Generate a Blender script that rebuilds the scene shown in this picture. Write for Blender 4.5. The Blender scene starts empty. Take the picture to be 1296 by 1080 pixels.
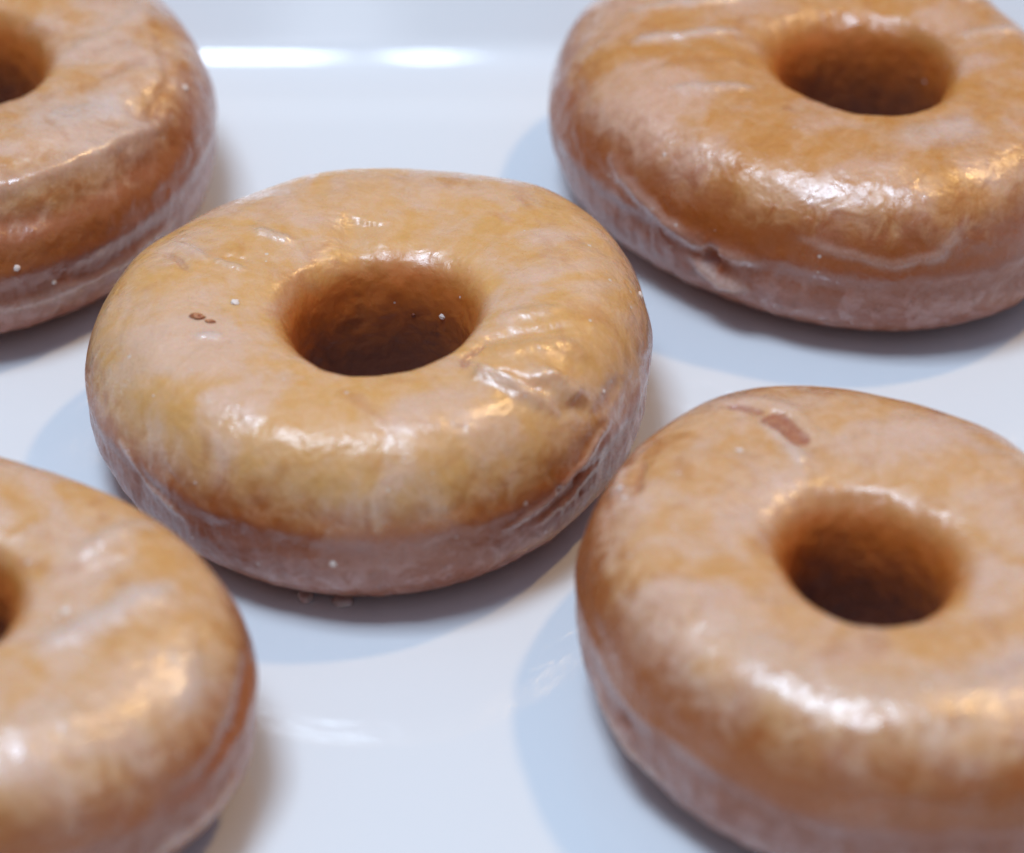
import bpy, math, random
import numpy as np
C = bpy.context.scene.collection
R = math.radians

# ------------------------------------------------------------------ helpers
def tag(o, label=None, cat=None, group=None, kind=None):
    if label: o['label'] = label
    if cat: o['category'] = cat
    if group: o['group'] = group
    if kind: o['kind'] = kind
    return o

def mesh_obj(name, verts, faces, mat, parent=None, smooth=True):
    me = bpy.data.meshes.new(name)
    verts = np.asarray(verts, dtype=np.float32)
    faces = np.asarray(faces, dtype=np.int32)
    me.vertices.add(len(verts)); me.vertices.foreach_set('co', verts.ravel())
    k = faces.shape[1]
    me.loops.add(faces.size); me.loops.foreach_set('vertex_index', faces.ravel())
    me.polygons.add(len(faces))
    me.polygons.foreach_set('loop_start', np.arange(0, faces.size, k, dtype=np.int32))
    me.polygons.foreach_set('loop_total', np.full(len(faces), k, dtype=np.int32))
    me.polygons.foreach_set('use_smooth', np.full(len(faces), smooth, dtype=bool))
    me.update(calc_edges=True); me.validate()
    o = bpy.data.objects.new(name, me); C.objects.link(o)
    me.materials.append(mat)
    if parent: o.parent = parent
    return o

def vnoise(p, seed=0):
    """smooth 3-D gradient-like noise in [-1, 1], vectorised"""
    i = np.floor(p).astype(np.int64); f = p - i
    w = f * f * f * (f * (f * 6 - 15) + 10)
    out = np.zeros(len(p))
    for dx in (0, 1):
        for dy in (0, 1):
            for dz in (0, 1):
                h = ((i[:, 0] + dx) * 73856093) ^ ((i[:, 1] + dy) * 19349663) ^ ((i[:, 2] + dz) * 83492791) ^ (seed * 2654435761)
                h = (h ^ (h >> 13)) * 1274126177 & 0x7fffffff
                h = h ^ (h >> 15)
                gx = ((h & 1023) / 511.5 - 1); gy = (((h >> 10) & 1023) / 511.5 - 1); gz = (((h >> 20) & 1023) / 511.5 - 1)
                g = gx * (f[:, 0] - dx) + gy * (f[:, 1] - dy) + gz * (f[:, 2] - dz)
                ww = (w[:, 0] if dx else 1 - w[:, 0]) * (w[:, 1] if dy else 1 - w[:, 1]) * (w[:, 2] if dz else 1 - w[:, 2])
                out += g * ww
    return out * 1.2

def fbm(p, seed=0, octaves=3):
    o = 0; a = 1; s = 0
    for k in range(octaves):
        o = o + a * vnoise(p * 2 ** k + 17.3 * k, seed + k); s += a; a *= .5
    return o / s

def sstep(a, b, x):
    t = np.clip((x - a) / (b - a), 0, 1); return t * t * (3 - 2 * t)

def poly_dist(p, line):
    """distance of every point to a polyline, and the running position 0..1 along it"""
    line = np.asarray(line, float)
    if len(line) == 1:
        return np.linalg.norm(p - line[0], axis=1), np.full(len(p), .5)
    best = np.full(len(p), 1e9); run = np.zeros(len(p)); n = len(line) - 1
    for k in range(n):
        a, b = line[k], line[k + 1]; ab = b - a
        t = np.clip(((p - a) @ ab) / (ab @ ab), 0, 1)
        d = np.linalg.norm(p - (a + t[:, None] * ab), axis=1)
        m = d < best; best[m] = d[m]; run[m] = ((k + t) / n)[m]
    return best, run

# ------------------------------------------------------------------ materials
class NT:
    def __init__(s, name):
        s.m = bpy.data.materials.new(name); s.m.use_nodes = True
        s.n = s.m.node_tree.nodes; s.l = s.m.node_tree.links
        s.b = s.n['Principled BSDF']
    def new(s, t, **kw):
        n = s.n.new(t)
        for k, v in kw.items(): setattr(n, k, v)
        return n
    def put(s, sock, v):
        if isinstance(v, bpy.types.NodeSocket): s.l.new(v, sock)
        else: sock.default_value = v
    def math(s, op, a, b=0., c=0., clamp=False):
        n = s.new('ShaderNodeMath', operation=op, use_clamp=clamp)
        s.put(n.inputs[0], a); s.put(n.inputs[1], b); s.put(n.inputs[2], c); return n.outputs[0]
    def ramp(s, v, lo, hi, a=0., b=1.):
        n = s.new('ShaderNodeMapRange', interpolation_type='SMOOTHSTEP')
        s.put(n.inputs[0], v); n.inputs[1].default_value = lo; n.inputs[2].default_value = hi
        n.inputs[3].default_value = a; n.inputs[4].default_value = b; return n.outputs[0]
    def mix(s, f, a, b):
        n = s.new('ShaderNodeMix', data_type='RGBA')
        s.put(n.inputs[0], f); s.put(n.inputs[6], a); s.put(n.inputs[7], b); return n.outputs[2]
    def attr(s, name):
        return s.new('ShaderNodeAttribute', attribute_name=name)
    def vscale(s, v, xyz, off=(0, 0, 0)):
        n = s.new('ShaderNodeVectorMath', operation='MULTIPLY_ADD')
        s.put(n.inputs[0], v); n.inputs[1].default_value = xyz; n.inputs[2].default_value = off; return n.outputs[0]
    def noise(s, v, scale, detail=3, rough=.5, dist=0.):
        n = s.new('ShaderNodeTexNoise'); s.put(n.inputs['Vector'], v)
        n.inputs['Scale'].default_value = scale; n.inputs['Detail'].default_value = detail
        n.inputs['Roughness'].default_value = rough; n.inputs['Distortion'].default_value = dist
        return n.outputs['Fac']
    def bump(s, h, dist, nrm=None, strength=1.):
        n = s.new('ShaderNodeBump'); s.put(n.inputs['Height'], h)
        n.inputs['Distance'].default_value = dist; n.inputs['Strength'].default_value = strength
        if nrm is not None: s.put(n.inputs['Normal'], nrm)
        return n.outputs[0]

def donut_material(name, seed, gold, tan, pink, brown, edge, warm=1.0):
    t = NT(name); b = t.b
    co = t.new('ShaderNodeTexCoord').outputs['Object']
    off = (seed * 3.1, seed * 1.7, seed * 2.3)
    mm = t.vscale(co, (1000, 1000, 1000), off)          # millimetres
    ring = t.vscale(t.attr('ring').outputs['Vector'], (1, 1, 1), off)
    s1 = t.new('ShaderNodeSeparateXYZ'); t.put(s1.inputs[0], t.attr('shape').outputs['Vector'])
    hn, innr, outer = s1.outputs
    s2 = t.new('ShaderNodeSeparateXYZ'); t.put(s2.inputs[0], t.attr('marks').outputs['Vector'])
    pale, scar, thick = s2.outputs
    # noises
    nbig = t.noise(mm, .075, 4, .55, .6)
    nmid = t.noise(mm, .20, 4, .6, 1.2)
    nfine = t.noise(mm, .9, 4, .6, .5)
    nstr = t.noise(t.vscale(ring, (7, 7, .8)), 1.6, 3, .6, .25)     # streaks running across the ring
    veil = t.math('ADD', t.math('MULTIPLY', nbig, .5), t.math('MULTIPLY', nmid, .5))
    veil = t.math('ADD', t.math('MULTIPLY', veil, .8), t.math('MULTIPLY', nstr, .2))
    # golden dough under a milky glaze
    col = t.mix(t.ramp(veil, .36, .62), gold, tan)
    col = t.mix(t.math('MULTIPLY', t.ramp(nbig, .44, .66), .45), col, pink)
    col = t.mix(t.math('MULTIPLY', t.ramp(t.noise(mm, .33, 5, .65, 2.), .54, .72), .35), col, gold)
    col = t.mix(t.math('MULTIPLY', t.ramp(t.noise(t.vscale(mm, (1, 1, 1), (40, 9, 3)), .12, 3, .5, 1.), .55, .75), .30), col, brown)
    # browner frying line round the shoulder
    hw = t.math('ADD', hn, t.math('MULTIPLY', t.math('SUBTRACT', nmid, .5), .40))
    sh = t.math('MULTIPLY', t.ramp(hw, edge - .13, edge + .14, 1., 0.), outer)
    col = t.mix(t.math('MULTIPLY', sh, .95), col, brown)
    # mauve lower band, glaze run thick over the fried base
    hb = t.math('ADD', hn, t.math('MULTIPLY', t.math('SUBTRACT', nfine, .5), .12))
    hb = t.math('ADD', hb, t.math('MULTIPLY', t.math('SUBTRACT', nbig, .5), .16))
    band = t.math('MULTIPLY', t.ramp(hb, .30, .64, 1., 0.), outer)
    bandcol = t.mix(t.ramp(t.noise(mm, .22, 4, .6, 1.), .42, .60), (.36, .12, .065, 1), (.48, .24, .19, 1))
    bandcol = t.mix(t.math('MULTIPLY', t.ramp(t.noise(mm, .5, 3, .6, 1.), .60, .68), .5), bandcol, (.20, .065, .03, 1))
    col = t.mix(t.math('MULTIPLY', band, .88), col, bandcol)
    red = t.math('SUBTRACT', 1., t.math('ABSOLUTE', t.math('MULTIPLY', t.math('SUBTRACT', hb, .50), 9.)), clamp=True)
    red = t.math('MULTIPLY', t.math('MULTIPLY', red, outer), t.ramp(nbig, .38, .56, .35, .85))
    col = t.mix(red, col, (.34, .095, .04, 1))
    # hole wall: fried orange, the shade deeper in the hole painted in dark brown
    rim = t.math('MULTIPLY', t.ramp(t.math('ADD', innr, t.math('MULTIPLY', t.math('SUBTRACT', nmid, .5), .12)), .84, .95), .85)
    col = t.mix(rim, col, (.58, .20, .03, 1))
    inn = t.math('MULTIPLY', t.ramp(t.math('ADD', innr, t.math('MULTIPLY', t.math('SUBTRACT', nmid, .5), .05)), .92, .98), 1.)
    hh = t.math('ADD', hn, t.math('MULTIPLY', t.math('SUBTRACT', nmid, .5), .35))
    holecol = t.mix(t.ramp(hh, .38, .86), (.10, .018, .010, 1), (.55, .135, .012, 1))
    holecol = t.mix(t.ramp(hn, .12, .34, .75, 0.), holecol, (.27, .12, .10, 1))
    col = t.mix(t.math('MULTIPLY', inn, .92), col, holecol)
    # individual marks
    col = t.mix(t.math('MULTIPLY', t.math('MULTIPLY', pale, t.ramp(nfine, .25, .6, .6, 1.)), .75), col, (.74, .56, .47, 1))
    col = t.mix(t.math('MULTIPLY', scar, t.ramp(nfine, .3, .6, .55, .95)), col, (.42, .13, .06, 1))
    # tiny sugar specks
    vo = t.new('ShaderNodeTexVoronoi'); t.put(vo.inputs['Vector'], mm); vo.inputs['Scale'].default_value = .30
    vs = t.new('ShaderNodeSeparateColor'); t.put(vs.inputs[0], vo.outputs['Color'])
    size = t.math('MULTIPLY', t.ramp(vs.outputs[0], .72, 1.), .11)
    speck = t.math('LESS_THAN', vo.outputs['Distance'], size)
    col = t.mix(t.math('MULTIPLY', speck, .6), col, (.80, .70, .62, 1))
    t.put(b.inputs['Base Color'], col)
    b.inputs['Subsurface Weight'].default_value = .4
    b.inputs['Subsurface Radius'].default_value = (1., .45, .2)
    b.inputs['Subsurface Scale'].default_value = .0035
    # surface relief: crackled sugar glaze
    flake = t.noise(mm, .34, 3, .5, .5)
    sugar = t.noise(mm, 1.3, 2, .5, .3)
    grain = t.noise(mm, 5.0, 2, .6)
    h = t.math('ADD', t.math('MULTIPLY', t.ramp(flake, .34, .66), .75), t.math('MULTIPLY', sugar, .30))
    nrm = t.bump(h, .00007)
    nrm = t.bump(t.noise(mm, .24, 2, .5, .3), .00045, nrm)
    nrm = t.bump(grain, .00003, nrm)
    nrm = t.bump(speck, .00012, nrm)
    t.put(b.inputs['Normal'], nrm)
    rg = t.math('ADD', t.ramp(flake, .40, .60, .46, .30), t.math('MULTIPLY', t.math('SUBTRACT', sugar, .5), .22))
    rg = t.math('SUBTRACT', rg, t.math('MULTIPLY', thick, .16))
    t.put(b.inputs['Roughness'], t.math('MAXIMUM', t.math('ADD', rg, t.math('MULTIPLY', inn, .25)), .1))
    b.inputs['Specular IOR Level'].default_value = .5
    t.put(b.inputs['Coat Weight'], t.math('MULTIPLY', t.ramp(t.math('ADD', nbig, t.math('MULTIPLY', thick, .3)), .38, .58, .3, .95), t.math('SUBTRACT', t.ramp(inn, 0, 1, 1, .05), t.math('MULTIPLY', band, .55))))
    t.put(b.inputs['Coat Roughness'], t.ramp(t.noise(mm, .38, 4, .6, .5), .42, .62, .32, .16))
    t.put(b.inputs['Coat Normal'], nrm)
    b.inputs['Coat IOR'].default_value = 1.65
    return t.m

GOLD = (.72, .37, .11, 1); TAN = (.77, .45, .235, 1); PINK = (.78, .52, .41, 1); BROWN = (.47, .13, .02, 1)

def simple(name, col, rough, sss=0., coat=0., spec=.5, noise=None):
    t = NT(name); b = t.b
    if noise:
        co = t.new('ShaderNodeTexCoord').outputs['Object']
        f = t.noise(t.vscale(co, (1000, 1000, 1000)), noise[0], 4, .6, .5)
        t.put(b.inputs['Base Color'], t.mix(t.ramp(f, .35, .65), col, noise[1]))
        t.put(b.inputs['Normal'], t.bump(f, noise[2]))
    else: b.inputs['Base Color'].default_value = col
    b.inputs['Roughness'].default_value = rough
    b.inputs['Subsurface Weight'].default_value = sss
    b.inputs['Subsurface Scale'].default_value = .002
    b.inputs['Coat Weight'].default_value = coat; b.inputs['Coat Roughness'].default_value = .08
    b.inputs['Specular IOR Level'].default_value = spec
    return t.m

M_drop = simple('sugar_drop', (.86, .70, .60, 1), .35, 0., .1)
M_crumb = simple('fried_crumb', (.42, .13, .05, 1), .55, .2, noise=(1.0, (.58, .24, .10, 1), .0003))
M_speck = simple('dark_speck', (.20, .05, .02, 1), .5)
M_foot = simple('run_glaze', (.66, .52, .47, 1), .2, .3, .5)

# ------------------------------------------------------------------ doughnut
NTH, NT_ = 760, 380
th = np.linspace(0, 2 * np.pi, NTH, endpoint=False)
def spow(v, p): return np.sign(v) * np.abs(v) ** p
def _even():
    # tube angles spaced evenly along the skin of a typical ring
    t = np.linspace(0, 2 * np.pi, 40001); c, s = np.cos(t), np.sin(t)
    ins = sstep(.1, -.5, c); zw = .031 * (.46 - .14 * ins); ne = 2.3 + 2.6 * ins
    r = .0152 * spow(c, 2 / ne); z = np.where(s > 0, (.031 - zw) * spow(s, 2 / ne), zw * spow(s, 2 / 2.8)) + zw
    L = np.concatenate([[0], np.cumsum(np.hypot(np.diff(r), np.diff(z)))])
    return np.interp(np.linspace(0, L[-1], NT_, endpoint=False), L, t)
tt = _even()
_i, _j = np.meshgrid(np.arange(NTH), np.arange(NT_), indexing='ij')
_v = lambda i, j: (i % NTH) * NT_ + (j % NT_)
FACES = np.stack([_v(_i, _j), _v(_i + 1, _j), _v(_i + 1, _j + 1), _v(_i, _j + 1)], -1).reshape(-1, 4)

def donut(loc, rout, rin, H, off, seed, mat, label, feats=(), crease=.50, lump=1., ledge=.0003, harm=(0, 0, 0, 0), hin=(0, 0, .04), was=None):
    root = bpy.data.objects.new('glazed_doughnut', None); C.objects.link(root)
    root.location = (loc[0], loc[1], 0); root.empty_display_size = .01
    tag(root, label, 'doughnut', 'glazed ring doughnuts on the white plate')
    T, TT = np.meshgrid(th, tt, indexing='ij')
    c, s = np.cos(TT), np.sin(TT)
    ins = sstep(.1, -.5, c)                            # 0 on the outside of the tube, 1 on the hole side
    zw = H * (.46 - .14 * ins); ne = 2.3 + 2.6 * ins
    Ro = rout * (1 + harm[0] * np.cos(2 * T) + harm[1] * np.sin(2 * T) + harm[2] * np.cos(3 * T) + harm[3] * np.sin(3 * T))
    Ri = rin * (1 + hin[0] * np.cos(2 * T) + hin[1] * np.sin(2 * T) + hin[2] * np.cos(3 * T + seed))
    fr = .5 + .5 * spow(c, 2 / ne)
    z = np.where(s > 0, zw + (H - zw) * spow(s, 2 / ne), zw + zw * spow(s, 2 / 2.8))
    w = 1 - fr
    r = Ri + (Ro - Ri) * fr - .0030 * sstep(.55, .05, z / H) * sstep(.5, 1., w)      # the hole narrows towards its foot
    X = off[0] * w + r * np.cos(T); Y = off[1] * w + r * np.sin(T)
    P = np.stack([X, Y, z], -1)
    # normals of the plain ring
    dT = np.roll(P, -1, 0) - np.roll(P, 1, 0); dt = np.roll(P, -1, 1) - np.roll(P, 1, 1)
    N = np.cross(dT, dt); N /= np.linalg.norm(N, axis=-1, keepdims=True) + 1e-12
    P = P.reshape(-1, 3); N = N.reshape(-1, 3)
    hn = np.clip(P[:, 2] / H, 0, 1); wv = w.ravel(); Tv = T.ravel(); ca, sa = np.cos(Tv), np.sin(Tv)
    inner = sstep(.5, .95, wv); outer = sstep(.45, .30, wv)
    ring = np.stack([ca, sa, TT.ravel() / (2 * np.pi)], -1)
    q = P * 1000
    d = np.zeros(len(P))
    flat = sstep(.02, .3, hn)
    d += .0010 * lump * vnoise(q / 24., seed) * flat
    d += .00045 * lump * vnoise(q / 11., seed + 5) * flat
    d += .00009 * fbm(q / 4.2, seed + 9, 2) * flat
    d += .00010 * lump * vnoise(q / 5.5, seed + 15) * flat
    # radial wrinkles pulled into the hole
    wr = fbm(q / 3.4, seed + 21, 2)
    d += .00022 * wr * sstep(.7, .95, wv) * sstep(.05, .4, hn)
    # lower band: sunk below a wavy crease, finely wrinkled
    cr = crease + .05 * vnoise(np.stack([ca * 2.2, sa * 2.2, 0 * ca + seed], -1), seed + 31) + .012 * vnoise(np.stack([ca * 14, sa * 14, 0 * ca], -1), seed + 33)
    band = sstep(cr + .06, cr - .06, hn) * outer
    d -= ledge * band * sstep(.0, .12, hn)
    d += .0002 * np.exp(-((hn - cr - .05) / .05) ** 2) * outer
    wl = fbm(np.stack([ca * 16, sa * 16, hn * 3.5], -1) + 3.3 * seed, seed + 41, 3)
    d += .00045 * wl * band * sstep(0, .15, hn)
    P0 = P + N * d[:, None]
    pale = np.zeros(len(P)); scar = np.zeros(len(P)); thick = np.zeros(len(P))
    nz = vnoise(q / 2.2, seed + 51)
    for line, wid, amp, pa, sc_ in feats:
        line = np.asarray(line, float) / 1000
        if was: line = line + np.array([was[0] - loc[0], was[1] - loc[1], 0])
        if len(line) > 1:                               # run the line along the skin
            u = np.linspace(0, len(line) - 1, 5 * (len(line) - 1) + 1)
            line = np.stack([np.interp(u, np.arange(len(line)), line[:, k]) for k in range(3)], -1)
        line = np.array([P[np.argmin(((P - a) ** 2).sum(1))] for a in line])
        wob = P + np.stack([vnoise(q / 5 + 3, seed + 61), vnoise(q / 5 + 9, seed + 62), vnoise(q / 5 + 5, seed + 63)], -1) * .0008
        dist, run = poly_dist(wob, line)
        taper = np.clip(np.minimum(run, 1 - run) * 4 + .35, 0, 1) if len(line) > 1 else 1.
        g = np.exp(-(dist / (wid / 1000 * (.6 + .4 * taper))) ** 2) * taper
        d += amp / 1000 * g * (1 + .12 * nz)
        if pa: pale = np.maximum(pale, pa * np.clip(g * 1.3 + .35 * nz * (g > .05), 0, 1)); thick = np.maximum(thick, g)
        if amp > 0: thick = np.maximum(thick, .8 * g)
        if sc_: scar = np.maximum(scar, sc_ * sstep(.35, .6, g + .12 * nz))
    P = P + N * d[:, None]
    P[:, 2] = np.maximum(P[:, 2], .0000) + .0003
    o = mesh_obj('dough_ring', P, FACES, mat, root)
    for nm, arr in (('ring', ring * np.array([1, 1, 1])), ('shape', np.stack([hn, wv, outer], -1)), ('marks', np.stack([pale, scar, thick], -1))):
        at = o.data.attributes.new(nm, 'FLOAT_VECTOR', 'POINT')
        at.data.foreach_set('vector', arr.astype(np.float32).ravel())
    return root, P, N

def blob(name, root, surf, p, r, mat, flat=.5, seed=1, stretch=(1, 1), sink=.42, label=None, rough=.06):
    """small rounded lump lying on the doughnut's skin"""
    P, N, sh = surf; p = (np.asarray(p) + np.array([sh[0], sh[1], 0])) / 1000
    k = np.argmin(np.linalg.norm(P - p, axis=1)); n = N[k]; c = P[k]
    t1 = np.cross(n, [0.2, .97, .1]); t1 /= np.linalg.norm(t1); t2 = np.cross(n, t1)
    nu, nv = 28, 16
    u, v = np.meshgrid(np.linspace(0, 2 * np.pi, nu, endpoint=False), np.linspace(0, np.pi, nv), indexing='ij')
    dirs = np.stack([np.sin(v) * np.cos(u), np.sin(v) * np.sin(u), np.cos(v)], -1).reshape(-1, 3)
    rad = .68 * r / 1000 * (1 + .4 * vnoise(dirs * 1.6 + seed * 7.7, seed) + rough * vnoise(dirs * 4 + seed, seed + 3))
    q = dirs * rad[:, None]
    V = c + q[:, :1] * t1 * stretch[0] + q[:, 1:2] * t2 * stretch[1] + (q[:, 2:] * flat + r / 1000 * flat * (1 - 2 * sink)) * n
    F = []
    for i in range(nu):
        for j in range(nv - 1):
            F.append((i * nv + j, i * nv + j + 1, ((i + 1) % nu) * nv + j + 1, ((i + 1) % nu) * nv + j))
    o = mesh_obj(name, V, F, mat, root)
    if label: o['label'] = label
    return o

def foot(root, surf, ang, width, seed):
    """little pool of run-off glaze at the base, touching the plate"""
    P, N, _ = surf
    k = (P[:, 2] < .0035) & (P[:, 2] > .0012)
    A = np.arctan2(P[:, 1], P[:, 0]); rad = np.hypot(P[:, 0], P[:, 1])
    dd = np.abs((A - ang + np.pi) % (2 * np.pi) - np.pi)
    r0 = rad[k & (dd < .03) & (rad > .03)].mean() - .0015
    c = np.array([(r0 + .0004) * math.cos(ang), (r0 + .0004) * math.sin(ang), 0])
    nu, nv = 40, 8
    u = np.linspace(0, 2 * np.pi, nu, endpoint=False)
    V = [c + [0, 0, .0008]]; F = []
    er, et = np.array([math.cos(ang), math.sin(ang), 0]), np.array([-math.sin(ang), math.cos(ang), 0])
    for j in range(1, nv + 1):
        f = j / nv
        for i in range(nu):
            wv = 1 + .3 * float(vnoise(np.array([[math.cos(u[i]) * 1.5 + seed, math.sin(u[i]) * 1.5, seed * .7]]), seed)[0])
            V.append(c + er * math.cos(u[i]) * f * .0016 * wv + et * math.sin(u[i]) * f * width / 1000 * wv + np.array([0, 0, .0008 * math.sqrt(max(0, 1 - f ** 4)) + .0001]))
    for j in range(nv - 1):
        for i in range(nu):
            a = 1 + j * nu + i; b = 1 + j * nu + (i + 1) % nu
            F.append((a, a + nu, b + nu, b))
    for i in range(nu): F.append((0, 1 + i, 1 + (i + 1) % nu, 1 + (i + 1) % nu))
    me = bpy.data.meshes.new('glaze_foot')
    me.from_pydata([tuple(v) for v in V], [], [f if len(set(f)) == 4 else (f[0], f[1], f[2]) for f in F]); me.update()
    for p in me.polygons: p.use_smooth = True
    me.materials.append(M_foot)
    o = bpy.data.objects.new('glaze_foot', me); C.objects.link(o); o.parent = root
    return o

rnd = random.Random(4)
# --- the centre doughnut
m1 = donut_material('glazed_dough_centre', 1, GOLD, TAN, PINK, BROWN, .66)
r1, P1, N1 = donut((-.0215, -.0055), .0437, .0127, .0311, (.0014, -.0052), 11, m1,
    'pale golden glazed doughnut in the middle with a small brown crumb left of its hole', [
    ([(16.0, -19.5, 30.7), (21.1, -22.6, 30.7), (27.4, -25.6, 29.1)], 1.5, 1.2, .5, 0),
    ([(25.0, -19.6, 30.5), (29.0, -20.8, 30.2), (34.0, -20.9, 27.6)], 1.4, 1.2, .3, 0),
    ([(17.5, -20.2, 31.2), (20.5, -21.7, 31.6), (24.0, -23.2, 31.)], .7, .6, .2, 0), ([(27.0, -19.8, 31.), (31.0, -20.6, 30.)], .7, .6, .2, 0), ([(27., -25., 29.5), (31., -25.6, 28.)], .8, .5, .3, 0),
    ([(20.0, -19.6, 30.5), (27.0, -23.2, 30.2)], 1.0, -1., 0, 0),
    ([(36.0, -22.0, 25.0), (28.2, -25.6, 28.9)], 1.3, -.5, 0, 0),
    ([(15.0, -19.0, 30.5), (15.4, -16.5, 30.0), (17.9, -12.3, 29.3)], .7, -.9, .2, .5),
    ([(17.9, -12.3, 29.3), (21.9, -10.3, 30.2), (30.6, -8.8, 30.8)], 1.2, -.7, 0, 0),
    ([(18.5, -14.8, 29.9), (24.0, -13.6, 30.6), (33.0, -13.0, 29.0)], 1.8, .8, 0, 0),
    ([(20.0, -7.0, 30.2), (30.0, -4.0, 30.2)], 1.3, .5, .2, 0),
    ([(-2., 20.5, 30.9), (-2.6, 16.2, 27.6), (-3.2, 14.2, 19.9)], 3.2, -1.2, 0, 0),
    ([(-32.3, 12.5, 29.9), (-27.8, 5.6, 30.8)], .8, -.5, 0, .35),
    ([(-30.3, 14.5, 29.9), (-24.8, 7.6, 30.8)], .8, .4, .5, 0),
    ([(-18.4, 15.5, 30.4), (-12.2, 14.1, 27.7)], 1.0, .5, .6, 0),
    ([(-24.0, 7.9, 30.7), (-19.3, 5.6, 29.2)], .8, .4, .5, 0),
    ([(-22.5, 9.5, 30.7), (-18.0, 8.0, 29.2)], .8, -.4, 0, 0),
    ([(-25.5, -10.8, 30.8), (-21.4, -12.1, 30.6)], .9, .35, .9, 0),
    ([(40.3, -12.5, 24.7), (36.2, -21.5, 24.1)], 1.3, -.4, 0, .3),
    ([(38.9, -19.3, 20.4), (35.3, -26.0, 18.3), (30.6, -31.7, 15.9), (22.0, -38.0, 14.)], .8, .5, .6, 0),
    ([(36.9, -22.3, 15.4), (32.3, -29.0, 13.3), (26.6, -34.7, 12.)], .7, .4, .4, 0),
    ([(-38., -22., 19.), (-35., -28., 15.), (-29., -34., 13.)], .7, .5, .8, 0),
    ([(33.8, -28.0, 16.1)], .8, -.9, 0, .9), ([(30.8, -31.0, 15.9)], .6, -.7, 0, .9), ([(35.0, -27., 12.)], .6, -.6, 0, .7),
    ([(21.5, 36.5, 22)], 1.2, .6, 0, 0),
    ], harm=(.0077, .0403, -.018, .0199), hin=(.02, .05, .04), was=(-.0222, -.0068))
S1 = (P1, N1, (-.7, -1.3))
blob('crumb', r1, S1, (-25.8, -6.6, 30.8), 1.15, M_crumb, .6, 3, (1.4, .7), rough=.5)
blob('crumb', r1, S1, (-23.6, -7.7, 30.8), .8, M_crumb, .5, 7, (1.5, .7), rough=.5)
for p, r in (((-20.1, -2.6, 29.5), 1.0), ((-4.7, -43.8, 12.7), .8), ((13.5, 9.9, 21.8), .7), ((-31.8, -21.3, 27.8), .25), ((-25.9, -34.5, 21.0), .3),
             ((40.3, 9.5, 23.0), .8), ((37.7, -16.9, 25.1), .5), ((-12.0, -22.0, 31), .25), ((6.0, -36.0, 27.), .25)):
    blob('sugar_drop', r1, S1, p, r, M_drop, .45, int(r * 100) + 1)
blob('dark_speck', r1, S1, (7.2, 14.5, 20.9), .5, M_speck, .5, 5)
for a_, w_, s_ in ((-1.83, 1.3, 2), (-1.68, 1.6, 4)): foot(r1, S1, a_, w_, s_)

# --- top right
m2 = donut_material('glazed_dough_rear_right', 2.7, (.60, .25, .05, 1), (.69, .36, .16, 1), (.76, .48, .38, 1), (.38, .09, .012, 1), .82)
r2, P2, N2 = donut((.0511, .0626), .0448, .0121, .0308, (.0078, -.0030), 23, m2,
    'darker orange doughnut at top right with a folded dent low on its side', [
    ([(-33.9, 0.2, 31.7), (-17.0, 3.1, 29.4)], 1.2, .5, .9, 0),
    ([(-28.1, -14.6, 31.9), (-15.0, -13.6, 30.5)], 1.2, .4, .6, 0),
    ([(-33.7, 10.3, 31.4), (-12.5, 14.2, 29.7)], 1.2, .5, .8, 0),
    ([(-30., -7., 31.7), (-17.0, -5., 30.4)], 1.2, -.3, 0, .2),
    ([(-38., -22., 22), (-30.7, -34.6, 17.5), (-24.4, -40.3, 15.2), (-15.7, -44.2, 15.6)], 1.3, .8, .5, 0),
    ([(-25.4, -40.5, 14.5), (-22.7, -42.5, 13.5)], 2.0, -1.8, 0, .7),
    ([(-27.0, -38.8, 12.0), (-23., -42.4, 9.1), (-18.0, -43.9, 9.4)], 1.5, 1.2, 1., 0),
    ([(-8.4, -45.0, 22.0), (0.2, -46.2, 20.3), (6.6, -46.8, 19.0), (13.9, -44.7, 20.1), (17.9, -41.8, 23.6)], .9, .15, .45, 0),
    ([(8., -28., 32), (22., -26., 32)], 3., .3, .6, 0),
    ([(22., 12., 30), (32., 20., 30)], 1.3, .5, .8, 0), ([(20., 2., 30), (34., 4., 31)], 1.2, .4, .6, 0),
    ], crease=.50, harm=(-.0241, -.1045, -.0157, -.0269), hin=(.06, -.08, .05), was=(.0541, .0646))
S2 = (P2, N2, (3., 2.))
for p, r in (((-30, -28, 28), .4), ((-29, -37, 20.), .4)):
    blob('sugar_drop', r2, S2, p, r, M_drop, .45, int(r * 100) + 4)

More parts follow.
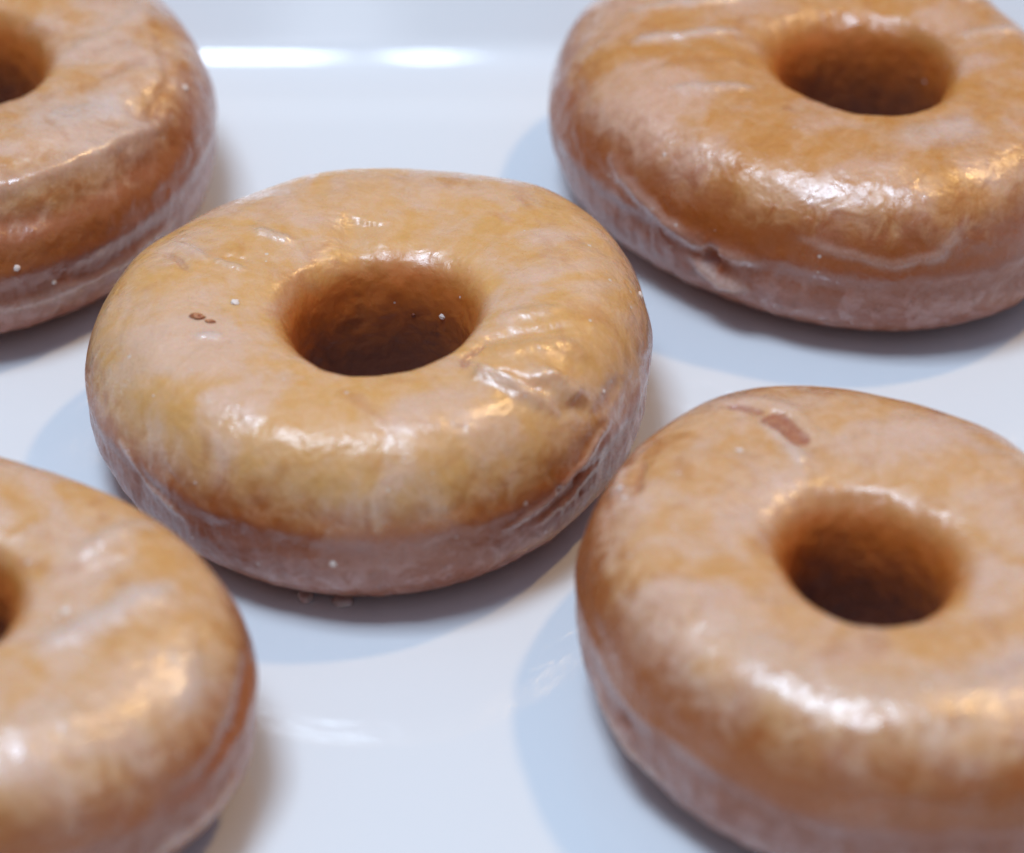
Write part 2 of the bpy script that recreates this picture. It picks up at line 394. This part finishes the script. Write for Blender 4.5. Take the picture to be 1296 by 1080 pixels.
# --- lower right
m3 = donut_material('glazed_dough_front_right', 4.1, (.67, .33, .11, 1), (.75, .45, .26, 1), (.77, .51, .41, 1), (.40, .105, .015, 1), .86)
r3, P3, N3 = donut((.053, -.068), .045, .0109, .031, (-.0024, -.0008), 37, m3,
    'doughnut at front right with a long reddish scar behind its hole', [
    ([(-22.0, 31.5, 30.0), (-16.4, 27.6, 31.0)], 1.2, -.7, 0, .8), ([(-16.4, 27.6, 31.0), (-13.4, 24.0, 31.4), (-10.0, 19.8, 30.8)], 1.8, -.8, 0, 1.),
    ([(-20.0, 34.0, 29.0), (-14.0, 29.5, 31.0), (-10.4, 25.0, 31.4), (-7.5, 20.5, 30.8)], 1.4, .35, .3, 0),
    ([(-17., 27.0, 31.), (-12.2, 18.0, 30.4), (-11.2, 15.4, 28.6)], 1.4, .4, .8, 0),
    ([(-36.5, 19.0, 26), (-37.7, 12.0, 26)], 1.2, .9, .7, 0), ([(-34.5, 19.0, 28), (-35., 10.0, 28.5)], .9, -.6, 0, .5),
    ([(-26.9, -16.4, 31.3), (-15.3, -32.2, 30.2), (0.4, -36.3, 29.2), (13.9, -32.3, 29.8), (26., -24., 29.)], 3.4, .25, .55, 0),
    ([(-30., -27., 25), (-15., -38., 24.5), (0., -41., 24.), (15., -38., 24.)], 2.2, -.2, 0, 0),
    ([(-38.6, -20.1, 13.9), (-37.1, -23.8, 13.5)], 1.5, -.9, 0, .9),
    ([(-40.6, -12., 12.), (-37.1, -21., 9.5), (-31, -30, 9.)], 1.0, .7, .8, 0),
    ([(20., -20., 31.3)], 1.2, -.3, 0, .5),
    ], crease=.52, harm=(-.0279, -.1069, .0212, -.0248), hin=(-.02, -.07, .05), was=(.0537, -.0639))
S3 = (P3, N3, (.7, 4.1))
blob('sugar_drop', r3, S3, (-37.6, 13.0, 27.9), .7, M_drop, .5, 2)
blob('sugar_drop', r3, S3, (-36.9, 10.2, 28.2), .6, M_drop, .5, 6)
blob('sugar_drop', r3, S3, (-20.3, 18.0, 31.4), .6, M_drop, .5, 3, (1.6, .7))
for p, r in (((-29.4, 12.9, 31.2), .3), ((3, -35, 30), .5)):
    blob('sugar_drop', r3, S3, p, r, M_drop, .4, int(r * 100) + 9)

# --- top left
m4 = donut_material('glazed_dough_rear_left', 6.3, (.63, .28, .07, 1), (.72, .42, .22, 1), (.77, .53, .44, 1), (.38, .10, .014, 1), .86)
r4, P4, N4 = donut((-.0939, .0614), .0455, .0130, .0315, (.0015, -.0008), 51, m4,
    'glazed doughnut in the top left corner with a curved ledge round its shoulder', [
    ([(2., -38.5, 29), (10.8, -37.8, 29.4), (18.5, -35.0, 29.9), (25.7, -29.5, 30.1), (32.6, -22.2, 29.9), (38.0, -14.9, 27.7)], 1.8, 1.1, .45, 0),
    ([(2., -42.5, 25), (13.8, -41.8, 25.4), (21.5, -38.0, 25.4), (28.7, -33.0, 26.1), (35.6, -26.2, 25.9), (40.0, -18.9, 24.7)], 2.4, -.8, 0, 0),
    ([(18.9, -22.5, 32.4), (24.6, -18.9, 32.4), (31.1, -14.9, 32.0)], 4.0, .3, 1., 0),
    ([(34.9, -19., 29.4), (37.0, -6., 29.7), (34, 6, 30)], 1.2, -.4, 0, .2),
    ([(20., -2., 31), (30, 8., 31), (34, 20, 29)], 2.0, .5, .4, 0),
    ([(26., -8., 31), (34, -2., 31)], 1.5, -.5, 0, .25),
    ([(10., -43., 12.), (25., -37., 11.), (38., -22., 12.)], 1.3, .6, .6, 0),
    ], crease=.50, lump=1.3, harm=(-.03, -.02, .011, .02))
S4 = (P4, N4, (0, 0))
blob('sugar_drop', r4, S4, (40.4, -6.4, 28.6), .8, M_drop, .45, 2); blob('sugar_drop', r4, S4, (14.3, -43.1, 18.5), .8, M_drop, .45, 4)
blob('sugar_drop', r4, S4, (20, -41, 14), .6, M_drop, .45, 8)

# --- lower left
m5 = donut_material('glazed_dough_front_left', 8.9, (.67, .33, .10, 1), (.75, .45, .25, 1), (.78, .52, .41, 1), (.41, .11, .016, 1), .78)
r5, P5, N5 = donut((-.0813, -.0791), .0432, .0108, .0307, (-.0013, .0015), 67, m5,
    'glazed doughnut in the bottom left corner with a pale raised glaze streak', [
    ([(16., -9.8, 29.0), (20., -7.0, 29.7), (26.0, -2.5, 30.1), (33., 3.5, 29.6)], 2.2, .6, 1., 0),
    ([(19., 10., 30.1), (24.7, 14.5, 30.2), (30, 20, 29)], 1.6, .5, .6, 0),
    ([(20., 5., 30.1), (28.7, 10.5, 30.2)], 1.5, -.4, 0, 0),
    ([(43., 0., 22), (42., -10., 20.), (39., -20., 18.), (32., -29., 17.)], 1.8, -.6, 0, .5),
    ([(36., -8., 28), (36., -18., 27.)], 2.5, .5, .6, 0),
    ([(12., -28., 30.), (22., -22., 30.)], 3., .3, .5, 0),
    ([(41., -14., 13.), (37., -23., 11.), (30., -31., 10.)], 1.2, .8, .9, 0),
    ], crease=.52, harm=(.0104, -.0498, .0285, -.0027), was=(-.0812, -.0796))
S5 = (P5, N5, (0, 0))
blob('sugar_drop', r5, S5, (19.1, -2.5, 28.7), .9, M_drop, .5, 3); blob('sugar_drop', r5, S5, (17.6, -3.4, 28.7), .5, M_drop, .5, 5)

# ------------------------------------------------------------------ plate
def plate():
    t = NT('white_porcelain'); b = t.b
    b.inputs['Base Color'].default_value = (.80, .81, .82, 1)
    co = t.new('ShaderNodeTexCoord').outputs['Object']
    b.inputs['Roughness'].default_value = .45
    b.inputs['Coat Weight'].default_value = 1.
    b.inputs['Coat Roughness'].default_value = .045
    nrm = t.bump(t.noise(t.vscale(co, (1, 1, 1)), 28., 2, .4), .00005)
    t.put(b.inputs['Coat Normal'], nrm)
    hx, hy, cy, rc = .215, .160, -.0667, .035         # inner flat half sizes; the back edge is at y = .0945
    # profile: (offset outwards from the flat, height)
    prof = []
    br, sl = .018, R(46)
    for k in range(13):
        a = sl * k / 12; prof.append((br * math.sin(a), br * (1 - math.cos(a))))
    x0, z0 = prof[-1]
    for k in range(1, 8):
        prof.append((x0 + .030 * k / 7 * math.cos(sl), z0 + .030 * k / 7 * math.sin(sl)))
    x1, z1 = prof[-1]
    for k in range(1, 9):                              # rounded lip
        a = math.pi / 2 + sl - math.pi * k / 8
        prof.append((x1 - .0018 * math.cos(math.pi / 2 + sl) + .0018 * math.cos(a), z1 - .0018 * math.sin(math.pi / 2 + sl) + .0018 * math.sin(a)))
    x2, z2 = prof[-1]
    for k in range(1, 8): prof.append((x2 - .030 * k / 7 * math.cos(sl), z2 - .030 * k / 7 * math.sin(sl)))
    x3, z3 = prof[-1]
    prof += [(x3 - .006, -.0042), (-.012, -.0045), (-.014, -.0085), (-.018, -.0085), (-.020, -.0045)]
    def loop(d, z):
        pts = []
        for qd, (sx, sy) in enumerate(((1, 1), (-1, 1), (-1, -1), (1, -1))):
            for k in range(17):
                a = R(90 * qd + 90 * k / 16); rr = rc + d
                pts.append((sx * (hx - rc) + rr * math.cos(a), cy + sy * (hy - rc) + rr * math.sin(a), z))
        return pts
    V = []; F = []
    n = 68
    V += [(0, cy, 0)]
    rings = [(-.030, 0.), (-.015, 0.), (-.004, 0.)] + prof
    for d, z in rings: V += loop(d, z)
    for r_ in range(len(rings) - 1):
        for k in range(n):
            a = 1 + r_ * n + k; c = 1 + r_ * n + (k + 1) % n
            F.append((a, a + n, c + n, c))
    V.append((0, cy, -.0045)); last = len(V) - 1; base = 1 + (len(rings) - 1) * n
    F += [(0, 1 + k, 1 + (k + 1) % n) for k in range(n)]
    F += [(last, base + (k + 1) % n, base + k) for k in range(n)]
    me = bpy.data.meshes.new('platter'); me.from_pydata(V, [], F); me.update()
    for p in me.polygons: p.use_smooth = True
    me.materials.append(t.m)
    o = bpy.data.objects.new('platter', me); C.objects.link(o)
    tag(o, 'large glossy white porcelain platter carrying all the doughnuts, raised rim behind', 'plate')
    return o
plate()

# tabletop below the plate (out of frame)
tb = simple('pale_laminate', (.62, .60, .57, 1), .4)
me = bpy.data.meshes.new('tabletop'); me.from_pydata([(-1, -.8, -.0088), (1, -.8, -.0088), (1, .8, -.0088), (-1, .8, -.0088)], [], [(0, 1, 2, 3)]); me.materials.append(tb)
o = bpy.data.objects.new('tabletop', me); C.objects.link(o); tag(o, kind='structure')

# ------------------------------------------------------------------ light
w = bpy.data.worlds.new('World'); bpy.context.scene.world = w; w.use_nodes = True
nt = w.node_tree; bg = nt.nodes['Background']
tc = nt.nodes.new('ShaderNodeTexCoord'); sp = nt.nodes.new('ShaderNodeSeparateXYZ'); cr = nt.nodes.new('ShaderNodeValToRGB')
nt.links.new(tc.outputs['Generated'], sp.inputs[0]); nt.links.new(sp.outputs[2], cr.inputs[0])
cr.color_ramp.elements[0].position = 0.; cr.color_ramp.elements[0].color = (.30, .31, .34, 1)
cr.color_ramp.elements[1].position = .9; cr.color_ramp.elements[1].color = (.49, .64, .93, 1)
nt.links.new(cr.outputs[0], bg.inputs[0]); bg.inputs[1].default_value = .40

def area(name, loc, size, energy, col, aim=(0, 0, 0), shape='RECTANGLE', sy=None):
    l = bpy.data.lights.new(name, 'AREA'); l.shape = shape; l.size = size
    if sy: l.size_y = sy
    l.energy = energy; l.color = col
    o = bpy.data.objects.new(name, l); C.objects.link(o); o.location = loc
    from mathutils import Vector
    if aim: o.rotation_euler = (Vector(aim) - Vector(loc)).to_track_quat('-Z', 'Y').to_euler()
    return o
area('overhead_panel', (-.2645, -.08, 1.25), .361, 13., (.64, .80, 1.), None, sy=.39)
area('overhead_panel', (-.035, -.08, 1.25), .018, .68, (.64, .80, 1.), None, sy=.39)
area('overhead_panel', (-.08, -.75, 1.25), .055, .2, (.80, .88, 1.), None, sy=.5)  # unseen panel, added only for the pale upright reflections in the rim
area('warm_lamp', (.55, .40, 1.15), .09, 4.6, (1., .64, .27), (0, 0, 0), shape='DISK')

# ------------------------------------------------------------------ camera
cam = bpy.data.cameras.new('camera'); co = bpy.data.objects.new('camera', cam); C.objects.link(co)
e = R(37.88); D = .7
co.location = (0, -D * math.cos(e), D * math.sin(e)); co.rotation_euler = (R(90) - e, 0, 0)
cam.sensor_width = 36; cam.lens = 36 * 5565 / 1296
cam.clip_start = .02; cam.clip_end = 50
cam.dof.use_dof = True; cam.dof.focus_distance = .685; cam.dof.aperture_fstop = 10.
sc = bpy.context.scene; sc.camera = co
sc.view_settings.view_transform = 'Standard'; sc.view_settings.look = 'None'
sc.view_settings.exposure = 0; sc.view_settings.gamma = 1; sc.view_settings.use_curve_mapping = False
sc.cycles.use_denoising = True
sc.cycles.max_bounces = 8
